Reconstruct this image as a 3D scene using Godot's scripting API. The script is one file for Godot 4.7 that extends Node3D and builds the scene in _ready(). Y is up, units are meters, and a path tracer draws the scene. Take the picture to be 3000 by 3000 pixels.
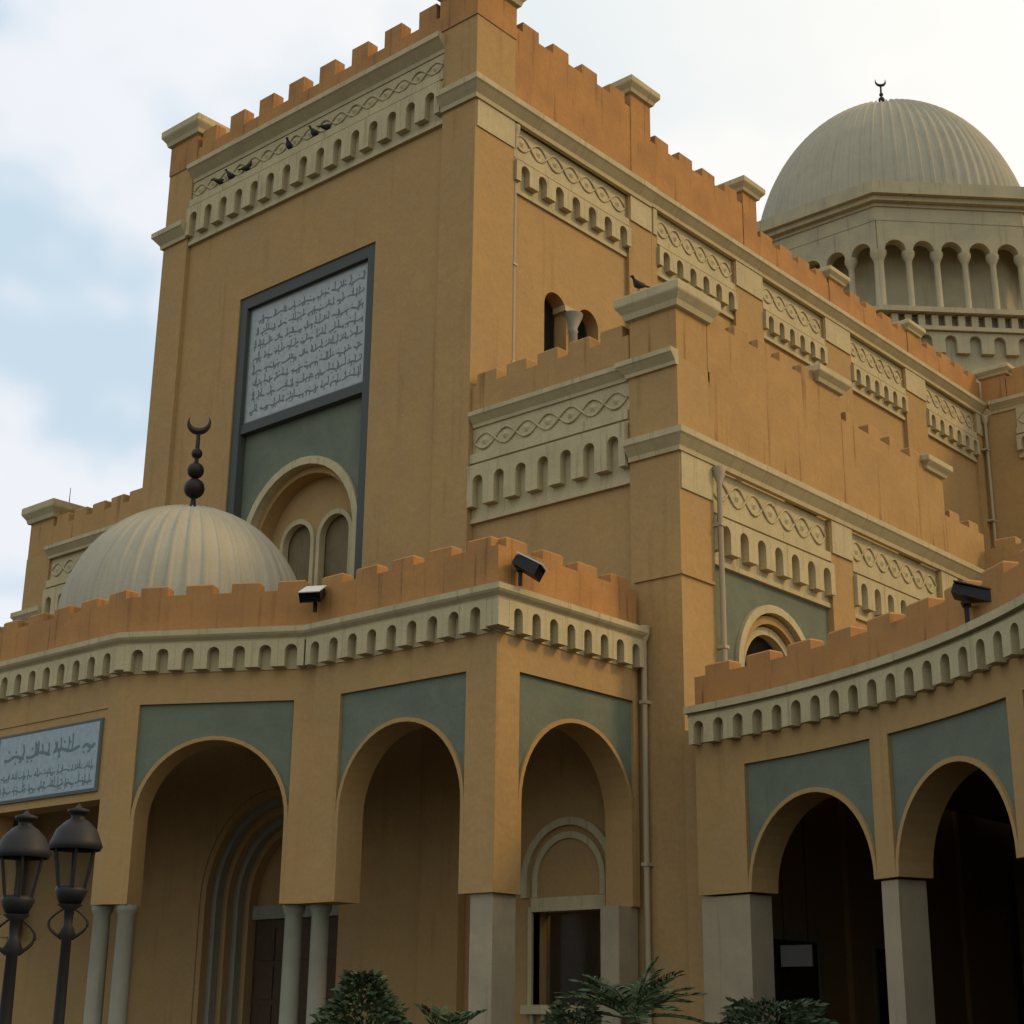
extends Node3D
# A domed mosque seen from the plaza in front of its corner. Heights in the builders are measured from eye level (EYE above the ground).
# The long facade lies along Z and faces -X, the side walls lie along X and face +Z.

const EYE := 1.6
const AXIS := -27.2          # z of the building's axis of symmetry
var mats := {}
var bent := false            # facade coordinates (along, up, out) go onto the curved arcade
var rng := RandomNumberGenerator.new()
var taken := {}

# ------------------------------------------------------------------ helpers: meshes
func begin() -> SurfaceTool:
	var s := SurfaceTool.new()
	s.begin(Mesh.PRIMITIVE_TRIANGLES)
	s.set_smooth_group(-1)
	return s

func put_vertex(s: SurfaceTool, p: Vector3) -> void:
	s.add_vertex(on_arc(p) if bent else p)

func tri(s: SurfaceTool, a: Vector3, b: Vector3, c: Vector3) -> void:
	put_vertex(s, a); put_vertex(s, b); put_vertex(s, c)

func quad(s: SurfaceTool, a: Vector3, b: Vector3, c: Vector3, d: Vector3) -> void:
	tri(s, a, b, c); tri(s, a, c, d)

# a box between two corners, cut into n lengths along x so that it can bend
func box(s: SurfaceTool, x0: float, x1: float, y0: float, y1: float, z0: float, z1: float, n := 1) -> void:
	for i in n:
		var a := lerpf(x0, x1, float(i) / n)
		var b := lerpf(x0, x1, float(i + 1) / n)
		quad(s, Vector3(a, y0, z1), Vector3(a, y1, z1), Vector3(b, y1, z1), Vector3(b, y0, z1))
		quad(s, Vector3(b, y0, z0), Vector3(b, y1, z0), Vector3(a, y1, z0), Vector3(a, y0, z0))
		quad(s, Vector3(a, y1, z1), Vector3(a, y1, z0), Vector3(b, y1, z0), Vector3(b, y1, z1))
		quad(s, Vector3(a, y0, z0), Vector3(a, y0, z1), Vector3(b, y0, z1), Vector3(b, y0, z0))
	quad(s, Vector3(x0, y0, z0), Vector3(x0, y1, z0), Vector3(x0, y1, z1), Vector3(x0, y0, z1))
	quad(s, Vector3(x1, y0, z1), Vector3(x1, y1, z1), Vector3(x1, y1, z0), Vector3(x1, y0, z0))

# a block with bevelled upper and side edges
func block(s: SurfaceTool, x0: float, x1: float, y0: float, y1: float, z0: float, z1: float, b := 0.02) -> void:
	var lo := [Vector3(x0, y0, z1), Vector3(x0, y0, z0), Vector3(x1, y0, z0), Vector3(x1, y0, z1)]
	var mid := [Vector3(x0, y1 - b, z1), Vector3(x0, y1 - b, z0), Vector3(x1, y1 - b, z0), Vector3(x1, y1 - b, z1)]
	var hi := [Vector3(x0 + b, y1, z1 - b), Vector3(x0 + b, y1, z0 + b), Vector3(x1 - b, y1, z0 + b), Vector3(x1 - b, y1, z1 - b)]
	for i in 4:
		var j := (i + 1) % 4
		quad(s, lo[j], mid[j], mid[i], lo[i])
		quad(s, mid[j], hi[j], hi[i], mid[i])
	quad(s, hi[0], hi[1], hi[2], hi[3])
	quad(s, lo[3], lo[2], lo[1], lo[0])

# a wall of x0..x1 and y0..y1 with round-headed openings [centre, radius, springing] that reach down to y0
func arcade(s: SurfaceTool, x0: float, x1: float, y0: float, y1: float, z0: float, z1: float, arches: Array, n := 1) -> void:
	var xs := []
	for i in n + 1:
		xs.append(lerpf(x0, x1, float(i) / n))
	for a in arches:
		for k in 19:
			xs.append(a[0] - a[1] * cos(PI * k / 18.0))
	xs.sort()
	var head := func(x: float, m: float) -> float:
		for a in arches:
			if absf(m - a[0]) < a[1]:
				return a[2] + sqrt(maxf(a[1] * a[1] - (x - a[0]) * (x - a[0]), 0.0))
		return y0
	for i in xs.size() - 1:
		var a: float = xs[i]
		var b: float = xs[i + 1]
		if b - a < 0.0005:
			continue
		var ya: float = head.call(a, (a + b) / 2)
		var yb: float = head.call(b, (a + b) / 2)
		quad(s, Vector3(a, ya, z1), Vector3(a, y1, z1), Vector3(b, y1, z1), Vector3(b, yb, z1))
		quad(s, Vector3(b, yb, z0), Vector3(b, y1, z0), Vector3(a, y1, z0), Vector3(a, ya, z0))
		quad(s, Vector3(a, y1, z1), Vector3(a, y1, z0), Vector3(b, y1, z0), Vector3(b, y1, z1))
		quad(s, Vector3(a, ya, z0), Vector3(a, ya, z1), Vector3(b, yb, z1), Vector3(b, yb, z0))
	for a in arches:
		for e in [-1.0, 1.0]:
			var x: float = a[0] + e * a[1]
			quad(s, Vector3(x, y0, z0), Vector3(x, a[2], z0), Vector3(x, a[2], z1), Vector3(x, y0, z1))
	quad(s, Vector3(x0, y0, z0), Vector3(x0, y1, z0), Vector3(x0, y1, z1), Vector3(x0, y0, z1))
	quad(s, Vector3(x1, y0, z1), Vector3(x1, y1, z1), Vector3(x1, y1, z0), Vector3(x1, y0, z0))

# a round-headed moulding of inner radius r0 and outer radius r1 with straight legs down to foot
func ring(s: SurfaceTool, c: float, r0: float, r1: float, spring: float, foot: float, z0: float, z1: float, n := 20) -> void:
	var inner := [Vector2(c - r0, foot)]
	var outer := [Vector2(c - r1, foot)]
	for k in n + 1:
		var t := PI - PI * k / n
		inner.append(Vector2(c + r0 * cos(t), spring + r0 * sin(t)))
		outer.append(Vector2(c + r1 * cos(t), spring + r1 * sin(t)))
	inner.append(Vector2(c + r0, foot))
	outer.append(Vector2(c + r1, foot))
	var p := func(v: Vector2, z: float) -> Vector3: return Vector3(v.x, v.y, z)
	for i in inner.size() - 1:
		quad(s, p.call(inner[i], z1), p.call(outer[i], z1), p.call(outer[i + 1], z1), p.call(inner[i + 1], z1))
		quad(s, p.call(inner[i + 1], z0), p.call(outer[i + 1], z0), p.call(outer[i], z0), p.call(inner[i], z0))
		quad(s, p.call(inner[i], z0), p.call(inner[i], z1), p.call(inner[i + 1], z1), p.call(inner[i + 1], z0))
		quad(s, p.call(outer[i], z1), p.call(outer[i], z0), p.call(outer[i + 1], z0), p.call(outer[i + 1], z1))
	for i in [0, inner.size() - 1]:
		quad(s, p.call(inner[i], z0), p.call(outer[i], z0), p.call(outer[i], z1), p.call(inner[i], z1))

# a turned shape: profile of (radius, height) about the upright through at
func lathe(s: SurfaceTool, at: Vector3, profile: Array, n := 20, smooth := true) -> void:
	if smooth:
		s.set_smooth_group(1)
	for i in profile.size() - 1:
		var a: Vector2 = profile[i]
		var b: Vector2 = profile[i + 1]
		for k in n:
			var t0 := TAU * k / n
			var t1 := TAU * (k + 1) / n
			var p := func(q: Vector2, t: float) -> Vector3: return at + Vector3(q.x * cos(t), q.y, q.x * sin(t))
			if a.x > 0.0001:
				tri(s, p.call(a, t0), p.call(b, t1), p.call(a, t1))
			if b.x > 0.0001:
				tri(s, p.call(a, t0), p.call(b, t0), p.call(b, t1))
	s.set_smooth_group(-1)

# a tube through points, radius changing from r0 to r1
func tube(s: SurfaceTool, pts: Array, r0: float, r1: float, n := 8) -> void:
	s.set_smooth_group(2)
	var rings := []
	for i in pts.size():
		var d: Vector3 = (pts[mini(i + 1, pts.size() - 1)] - pts[maxi(i - 1, 0)]).normalized()
		var u := d.cross(Vector3.UP if absf(d.y) < 0.9 else Vector3.RIGHT).normalized()
		var w := u.cross(d)
		var r := lerpf(r0, r1, float(i) / (pts.size() - 1))
		var loop := []
		for k in n:
			loop.append(pts[i] + (u * cos(TAU * k / n) + w * sin(TAU * k / n)) * r)
		rings.append(loop)
	for i in pts.size() - 1:
		for k in n:
			var j := (k + 1) % n
			quad(s, rings[i][k], rings[i + 1][k], rings[i + 1][j], rings[i][j])
	s.set_smooth_group(-1)
	for k in range(1, n - 1):
		tri(s, rings[0][0], rings[0][k], rings[0][k + 1])
		tri(s, rings[-1][0], rings[-1][k + 1], rings[-1][k])

# a moulding: closed profile of (out, up) drawn along a plan path (x, z) that runs left to right as seen from outside
func sweep(s: SurfaceTool, path: Array, profile: Array) -> void:
	var at := []
	for i in path.size():
		var n := Vector2.ZERO
		var a := Vector2.ZERO
		var b := Vector2.ZERO
		if i > 0:
			a = (path[i] - path[i - 1]).normalized()
		if i < path.size() - 1:
			b = (path[i + 1] - path[i]).normalized()
		if a == Vector2.ZERO: a = b
		if b == Vector2.ZERO: b = a
		var na := Vector2(-a.y, a.x)
		var nb := Vector2(-b.y, b.x)
		n = (na + nb) / (1.0 + na.dot(nb))
		var loop := []
		for q in profile:
			var p: Vector2 = path[i] + n * q.x
			loop.append(Vector3(p.x, q.y + EYE, p.y))
		at.append(loop)
	var m: int = profile.size()
	for i in path.size() - 1:
		for k in m:
			var j := (k + 1) % m
			quad(s, at[i][k], at[i][j], at[i + 1][j], at[i + 1][k])
	var flat := PackedVector2Array(profile)
	var idx := Geometry2D.triangulate_polygon(flat)
	for k in range(0, idx.size(), 3):
		tri(s, at[0][idx[k]], at[0][idx[k + 1]], at[0][idx[k + 2]])
		tri(s, at[-1][idx[k]], at[-1][idx[k + 2]], at[-1][idx[k + 1]])

# a level slab over a plan outline (x, z) between two heights
func slab(s: SurfaceTool, outline: Array, y0: float, y1: float) -> void:
	var flat := PackedVector2Array(outline)
	var idx := Geometry2D.triangulate_polygon(flat)
	for k in range(0, idx.size(), 3):
		var p := []
		for e in 3:
			p.append(outline[idx[k + e]])
		tri(s, Vector3(p[0].x, y1 + EYE, p[0].y), Vector3(p[1].x, y1 + EYE, p[1].y), Vector3(p[2].x, y1 + EYE, p[2].y))
		tri(s, Vector3(p[0].x, y0 + EYE, p[0].y), Vector3(p[2].x, y0 + EYE, p[2].y), Vector3(p[1].x, y0 + EYE, p[1].y))
	for k in outline.size():
		var a: Vector2 = outline[k]
		var b: Vector2 = outline[(k + 1) % outline.size()]
		quad(s, Vector3(a.x, y0 + EYE, a.y), Vector3(a.x, y1 + EYE, a.y), Vector3(b.x, y1 + EYE, b.y), Vector3(b.x, y0 + EYE, b.y))

# ------------------------------------------------------------------ helpers: nodes
func numbered(called: String) -> String:
	var n: int = taken.get(called, 0)
	taken[called] = n + 1
	return called if n == 0 else "%s_%03d" % [called, n]

func thing(called: String, label: String, category: String, at: Vector3, group := "") -> Node3D:
	var o := Node3D.new()
	o.name = numbered(called)
	add_child(o)
	o.position = at
	tag(o, label, category, group)
	return o

func tag(o: Node, label: String, category := "", group := "", kind := "") -> void:
	o.set_meta("label", label)
	if category: o.set_meta("category", category)
	if group: o.set_meta("group", group)
	if kind: o.set_meta("kind", kind)

func mesh_of(s: SurfaceTool) -> ArrayMesh:
	s.generate_normals()
	return s.commit()

func inst(called: String, mesh: Mesh, m: Material, parent: Node3D, xf := Transform3D.IDENTITY) -> MeshInstance3D:
	var o := MeshInstance3D.new()
	o.name = called
	o.mesh = mesh
	o.set_surface_override_material(0, m)
	parent.add_child(o, true)
	o.global_transform = xf
	return o

func obj(called: String, s: SurfaceTool, m: Material, parent: Node3D, xf := Transform3D.IDENTITY) -> MeshInstance3D:
	return inst(called, mesh_of(s), m, parent, xf)

# the frame of a facade that starts at (x, z) and runs along (dx, dz): x along, y above eye level, z out of the wall
func frame(x: float, z: float, dx: float, dz: float) -> Transform3D:
	var d := Vector2(dx, dz).normalized()
	return Transform3D(Basis(Vector3(d.x, 0, d.y), Vector3.UP, Vector3(-d.y, 0, d.x)), Vector3(x, EYE, z))

# ------------------------------------------------------------------ helpers: materials
func noise_image(freq: float, octaves: int, sd: int, w := 512, h := 512) -> Image:
	var n := FastNoiseLite.new()
	n.seed = sd
	n.frequency = freq
	n.fractal_octaves = octaves
	n.noise_type = FastNoiseLite.TYPE_SIMPLEX_SMOOTH
	var im := n.get_seamless_image(w, h)
	im.convert(Image.FORMAT_L8)
	return im

# plaster or stone: base colour a, patches towards b, grain, and vertical run-off stains towards c
func plaster(a: Color, b: Color, c: Color, patches: float, grain: float, stains: float, sd: int, period := 7.0, rough := 0.9) -> StandardMaterial3D:
	var size := 512
	var big := noise_image(0.008, 4, sd)
	var fine := noise_image(0.16, 2, sd + 1)
	var mid := noise_image(0.03, 3, sd + 2)
	var run := noise_image(0.025, 3, sd + 3, 512, 64)
	run.resize(512, 512, Image.INTERPOLATE_CUBIC)
	var thin := noise_image(0.085, 2, sd + 4, 512, 12)
	thin.resize(512, 512, Image.INTERPOLATE_CUBIC)
	var d0 := big.get_data()
	var d1 := fine.get_data()
	var d2 := mid.get_data()
	var d3 := run.get_data()
	var d4 := thin.get_data()
	var im := Image.create(size, size, false, Image.FORMAT_RGB8)
	for y in size:
		for x in size:
			var i := y * size + x
			var g := d0[i] / 255.0
			var m := d2[i] / 255.0
			var col := a.lerp(b, clampf((g * 0.7 + m * 0.3 - 0.35) * 2.2, 0.0, 1.0) * patches)
			if stains > 0.0:
				var st := clampf((d3[i] / 255.0 - 0.55) * 3.2, 0.0, 1.0) * clampf((d4[i] / 255.0 - 0.5) * 3.0, 0.0, 1.0)
				col = col.lerp(c, st * stains)
			var k := 1.0 + (d1[i] / 255.0 - 0.5) * grain + (m - 0.5) * grain * 0.8
			im.set_pixel(x, y, Color(col.r * k, col.g * k, col.b * k).linear_to_srgb())
	im.generate_mipmaps()
	var bump := noise_image(0.05, 4, sd + 6)
	bump.convert(Image.FORMAT_RGBA8)
	bump.bump_map_to_normal_map(1.2)
	bump.generate_mipmaps()
	var mt := StandardMaterial3D.new()
	mt.normal_enabled = true
	mt.normal_texture = ImageTexture.create_from_image(bump)
	mt.normal_scale = 0.35
	mt.albedo_texture = ImageTexture.create_from_image(im)
	mt.uv1_triplanar = true
	mt.uv1_world_triplanar = true
	mt.uv1_scale = Vector3.ONE / period
	mt.roughness = rough
	mt.metallic_specular = 0.25
	return mt

func plain(c: Color, rough := 0.7, metal := 0.0) -> StandardMaterial3D:
	var mt := StandardMaterial3D.new()
	mt.albedo_color = c.linear_to_srgb()
	mt.roughness = rough
	mt.metallic = metal
	mt.metallic_specular = 0.4
	return mt

func make_materials() -> void:
	mats.wall = plaster(Color(0.375, 0.24, 0.095), Color(0.335, 0.222, 0.10), Color(0.20, 0.12, 0.05), 0.8, 0.14, 0.3, 11, 9.0)
	mats.aisle = plaster(Color(0.375, 0.23, 0.088), Color(0.32, 0.20, 0.083), Color(0.15, 0.075, 0.03), 0.8, 0.16, 0.8, 21, 6.5)
	mats.parapet = plaster(Color(0.385, 0.20, 0.07), Color(0.31, 0.165, 0.065), Color(0.13, 0.065, 0.03), 0.9, 0.18, 0.8, 31, 5.0)
	mats.cream = plaster(Color(0.45, 0.385, 0.22), Color(0.37, 0.32, 0.185), Color(0.19, 0.155, 0.085), 0.8, 0.2, 0.6, 51, 4.0)
	mats.panel = plaster(Color(0.145, 0.165, 0.115), Color(0.115, 0.135, 0.10), Color(0.08, 0.09, 0.08), 0.8, 0.2, 0.25, 71, 4.0)
	mats.dome = plaster(Color(0.385, 0.36, 0.265), Color(0.32, 0.30, 0.225), Color(0.19, 0.18, 0.14), 0.8, 0.14, 0.5, 91, 6.0)
	mats.drum = plaster(Color(0.37, 0.33, 0.205), Color(0.29, 0.275, 0.185), Color(0.15, 0.13, 0.085), 0.9, 0.2, 0.7, 111, 5.0)
	mats.stone = plaster(Color(0.26, 0.25, 0.185), Color(0.20, 0.21, 0.155), Color(0.12, 0.11, 0.08), 0.8, 0.16, 0.4, 131, 3.0, 0.6)
	mats.roof = plaster(Color(0.30, 0.235, 0.145), Color(0.25, 0.2, 0.13), Color(0.16, 0.12, 0.07), 0.8, 0.2, 0.2, 151, 6.0)
	mats.ground = plaster(Color(0.075, 0.068, 0.058), Color(0.055, 0.05, 0.045), Color(0.05, 0.05, 0.045), 0.9, 0.25, 0.0, 171, 6.0)
	mats.floor = plaster(Color(0.28, 0.255, 0.21), Color(0.24, 0.22, 0.18), Color(0.18, 0.16, 0.13), 0.9, 0.2, 0.0, 191, 4.0)
	mats.shaft = plaster(Color(0.33, 0.275, 0.175), Color(0.27, 0.23, 0.155), Color(0.17, 0.13, 0.08), 0.8, 0.16, 0.4, 221, 3.0, 0.8)
	mats.frame = plain(Color(0.055, 0.065, 0.055), 0.7)
	mats.metal = plain(Color(0.02, 0.013, 0.01), 0.5, 0.3)
	mats.iron = plain(Color(0.018, 0.018, 0.017), 0.55, 0.3)
	mats.door = plaster(Color(0.075, 0.046, 0.026), Color(0.06, 0.037, 0.021), Color(0.035, 0.022, 0.013), 0.8, 0.2, 0.6, 241, 1.5, 0.55)
	mats.shutter = plaster(Color(0.17, 0.13, 0.07), Color(0.14, 0.11, 0.06), Color(0.08, 0.06, 0.035), 0.8, 0.2, 0.6, 251, 2.0, 0.7)
	mats.pale = plain(Color(0.55, 0.55, 0.52), 0.5)
	mats.pipe = plain(Color(0.38, 0.32, 0.2), 0.6)
	mats.bird = plain(Color(0.025, 0.025, 0.028), 0.8)
	var g := StandardMaterial3D.new()
	g.albedo_color = Color(0.22, 0.24, 0.22, 0.14)
	g.transparency = BaseMaterial3D.TRANSPARENCY_ALPHA
	g.roughness = 0.08
	g.metallic_specular = 0.15
	mats.glass = g

# script-like strokes in rows: pen strokes, loops and dots, as on the carved tablets (not legible in the photograph)
func inscription(w: int, h: int, rows: Array, ground: Color, ink: Color, border: Color, sd: int) -> StandardMaterial3D:
	rng.seed = sd
	var im := Image.create(w, h, false, Image.FORMAT_RGB8)
	var spot := FastNoiseLite.new()
	spot.seed = sd
	spot.frequency = 0.02
	for y in h:
		for x in w:
			var k := 1.0 + 0.18 * spot.get_noise_2d(x, y) + 0.06 * sin(x * 12.9 + y * 78.2)
			im.set_pixel(x, y, Color(ground.r * k, ground.g * k, ground.b * k).linear_to_srgb())
	var dark := ink.linear_to_srgb()
	var dab := func(x: float, y: float, r: float) -> void:
		im.fill_rect(Rect2i(int(x - r), int(y - r), int(2 * r) + 1, int(2 * r) + 1), dark)
	for row in rows:
		var base: float = row[0] * h
		var tall: float = row[1] * h
		var x := w * 0.955
		var left := w * (0.045 + 0.02 * rng.randf())
		while x > left:
			var word := tall * rng.randf_range(0.9, 2.4)
			var from := x
			x -= word
			if x < left: x = left
			var pen := maxf(tall * 0.075, 1.0)
			var t := 0.0
			var wave := rng.randf_range(0, TAU)
			while t <= 1.0:                                   # the joined base line of a word
				dab.call(lerpf(from, x, t), base + sin(wave + t * 7.0) * tall * 0.1, pen)
				t += 0.35 / maxf(word, 1.0)
			for k in int(word / tall * 2.6):                  # uprights and tails
				var px := rng.randf_range(x, from)
				var up := rng.randf_range(0.35, 0.85) if rng.randf() < 0.6 else -rng.randf_range(0.2, 0.4)
				for e in 24:
					dab.call(px + sin(e * 0.13) * tall * 0.08, base - up * tall * e / 24.0, pen * 0.8)
			for k in int(word / tall * 2.0):                  # dots
				dab.call(rng.randf_range(x, from), base + (rng.randf_range(-0.5, -0.3) if rng.randf() < 0.5 else 0.3) * tall, pen)
			x -= tall * rng.randf_range(0.25, 0.45)
	var edge := border.linear_to_srgb()
	var b := int(w * 0.012)
	im.fill_rect(Rect2i(0, 0, w, b), edge)
	im.fill_rect(Rect2i(0, h - b, w, b), edge)
	im.fill_rect(Rect2i(0, 0, b, h), edge)
	im.fill_rect(Rect2i(w - b, 0, b, h), edge)
	im.generate_mipmaps()
	var mt := StandardMaterial3D.new()
	mt.albedo_texture = ImageTexture.create_from_image(im)
	mt.roughness = 0.6
	return mt

# ------------------------------------------------------------------ helpers: building elements
# one arch of a corbel table: a slab with a round notch between two half corbels
func corbel_arch(w: float, h: float, half: float, spring: float, d: float) -> ArrayMesh:
	var s := begin()
	var e := w / 2 - 0.002
	arcade(s, -e, e, -h, 0.0, 0.0, d, [[0.0, half, spring - h]])
	return mesh_of(s)

func corbel_row(parent: Node3D, xf: Transform3D, s0: float, s1: float, top: float, n: int, h: float, d: float, called := "frieze_arch", m: Material = null) -> void:
	var w := (s1 - s0) / n
	var mesh := corbel_arch(w, h, w * 0.235, h * 0.58, d)
	for i in n:
		inst(called, mesh, m if m else mats.cream, parent, xf * Transform3D(Basis(), Vector3(s0 + (i + 0.5) * w, top, 0.003)))

# an interlaced carved scroll in relief
func scroll(parent: Node3D, xf: Transform3D, s0: float, s1: float, y0: float, y1: float) -> void:
	var s := begin()
	var mid := (y0 + y1) / 2
	var amp := (y1 - y0) * 0.34
	var n := maxi(int((s1 - s0) / 0.55), 2)
	var step := (s1 - s0) / n
	for phase in [0.0, PI]:
		var pts := []
		for i in n * 6 + 1:
			pts.append(Vector3(s0 + step * i / 6.0, mid + amp * sin(PI * i / 6.0 + phase), 0.012 + 0.008 * cos(PI * i / 3.0 + phase)))
		tube(s, pts, 0.026, 0.026, 5)
	for i in n:
		var c := Vector3(s0 + step * (i + 0.5), mid, 0.0)
		for k in 6:
			var t0 := TAU * k / 6
			var t1 := TAU * (k + 1) / 6
			tri(s, c + Vector3(0, 0, 0.05), c + Vector3(cos(t0) * 0.1, sin(t0) * 0.1, 0.0), c + Vector3(cos(t1) * 0.1, sin(t1) * 0.1, 0.0))
	obj("scroll", s, mats.cream, parent, xf)

# band, ledge and corbel table under a cornice between two pilasters
func frieze(parent: Node3D, xf: Transform3D, s0: float, s1: float, top: float, ledge: float, foot: float, arches: int, crown := 0.0) -> MeshInstance3D:
	var s := begin()
	box(s, s0, s1, foot, top, -0.1, 0.0)
	box(s, s0, s1, ledge - 0.2, ledge, 0.001, 0.1)
	box(s, s0, s1, ledge - 0.28, ledge - 0.203, 0.001, 0.05)
	box(s, s0, s1, foot, foot + 0.1, 0.001, 0.035)
	var f := obj("frieze", s, mats.cream, parent, xf)
	corbel_row(f, xf, s0 + 0.01, s1 - 0.01, ledge - 0.283, arches, minf(ledge - 0.283 - foot - 0.24, 0.9), 0.17)
	if top - ledge > 0.3:
		scroll(f, xf, s0 + 0.05, s1 - 0.05, ledge + 0.03, top - 0.08)
	return f

func cornice_profile(y0: float, y1: float, out: float) -> Array:
	var h := y1 - y0
	return [Vector2(-0.05, y0), Vector2(out * 0.25, y0), Vector2(out * 0.3, y0 + h * 0.22), Vector2(out * 0.55, y0 + h * 0.4), Vector2(out * 0.85, y0 + h * 0.62), Vector2(out, y0 + h * 0.7), Vector2(out, y1), Vector2(-0.05, y1)]

var merlon_meshes := {}
func merlon_mesh(w: float, h: float, th: float) -> ArrayMesh:
	var key := "%.2f %.2f %.2f" % [w, h, th]
	if not merlon_meshes.has(key):
		var s := begin()
		block(s, -w / 2, w / 2, -0.03, h, -th, 0.0, 0.03)
		merlon_meshes[key] = mesh_of(s)
	return merlon_meshes[key]

# a crenellated parapet: a low wall with merlons, each a sub-part
func parapet(parent: Node3D, xf: Transform3D, s0: float, s1: float, y0: float, y1: float, h: float, n: int, w: float, th := 0.34, mt: Material = null) -> MeshInstance3D:
	if mt == null: mt = mats.parapet
	var s := begin()
	box(s, s0, s1, y0, y1, -th, 0.0)
	var p := obj("parapet", s, mt, parent, xf)
	for i in n:
		var c := s0 + (s1 - s0) * (i + 0.5) / n
		var tilt := Basis(Vector3.UP, rng.randf_range(-0.012, 0.012)) * Basis(Vector3.BACK, rng.randf_range(-0.012, 0.012))
		inst("merlon", merlon_mesh(w, h, th - 0.012), mt, p, xf * Transform3D(tilt, Vector3(c + rng.randf_range(-0.015, 0.015), y1, -0.006)))
	return p

# a square pier with a moulded, gently pitched cap
func pier(parent: Node3D, x0: float, x1: float, z0: float, z1: float, y0: float, y1: float, cap: float, over := 0.22, mt: Material = null) -> void:
	var s := begin()
	box(s, x0, x1, y0 + EYE, y1 + EYE, z0, z1)
	var p := obj("parapet_pier", s, mt if mt else mats.parapet, parent)
	s = begin()
	var steps := [[0.0, 0.0], [over * 0.35, 0.02], [over * 0.5, cap * 0.22], [over * 0.95, cap * 0.45], [over, cap * 0.5], [over, cap * 0.78], [over * 0.9, cap * 0.82], [-(x1 - x0) * 0.42, cap]]
	for i in steps.size() - 1:
		var a: Array = steps[i]
		var b: Array = steps[i + 1]
		var r := func(t: Array) -> Array:
			var y: float = y1 + 0.003 + t[1] + EYE
			var kz: float = t[0] if t[0] >= 0 else -(z1 - z0) * 0.42
			return [Vector3(x0 - t[0], y, z1 + kz), Vector3(x0 - t[0], y, z0 - kz), Vector3(x1 + t[0], y, z0 - kz), Vector3(x1 + t[0], y, z1 + kz)]
		var lo: Array = r.call(a)
		var hi: Array = r.call(b)
		for k in 4:
			var j := (k + 1) % 4
			quad(s, lo[j], hi[j], hi[k], lo[k])
		if i == steps.size() - 2:
			quad(s, hi[0], hi[1], hi[2], hi[3])
	obj("cap", s, mats.cream, p)

func drainpipe(parent: Node3D, x: float, z: float, y0: float, y1: float, nx: float, nz: float) -> void:
	var s := begin()
	lathe(s, Vector3(x, EYE, z), [Vector2(0.055, y0), Vector2(0.055, y1 - 0.3), Vector2(0.12, y1 - 0.15), Vector2(0.13, y1)], 10)
	var p := obj("drainpipe", s, mats.pipe, parent)
	var n := int((y1 - y0) / 2.2)
	for i in n:
		s = begin()
		var y := y0 + (y1 - y0) * (i + 0.5) / n + EYE
		box(s, x - 0.07 - maxf(nx, 0.0) * 0.12, x + 0.07 + maxf(-nx, 0.0) * 0.12, y, y + 0.06, z - 0.07 - maxf(nz, 0.0) * 0.12, z + 0.07)
		obj("bracket", s, mats.pipe, p)

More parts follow.
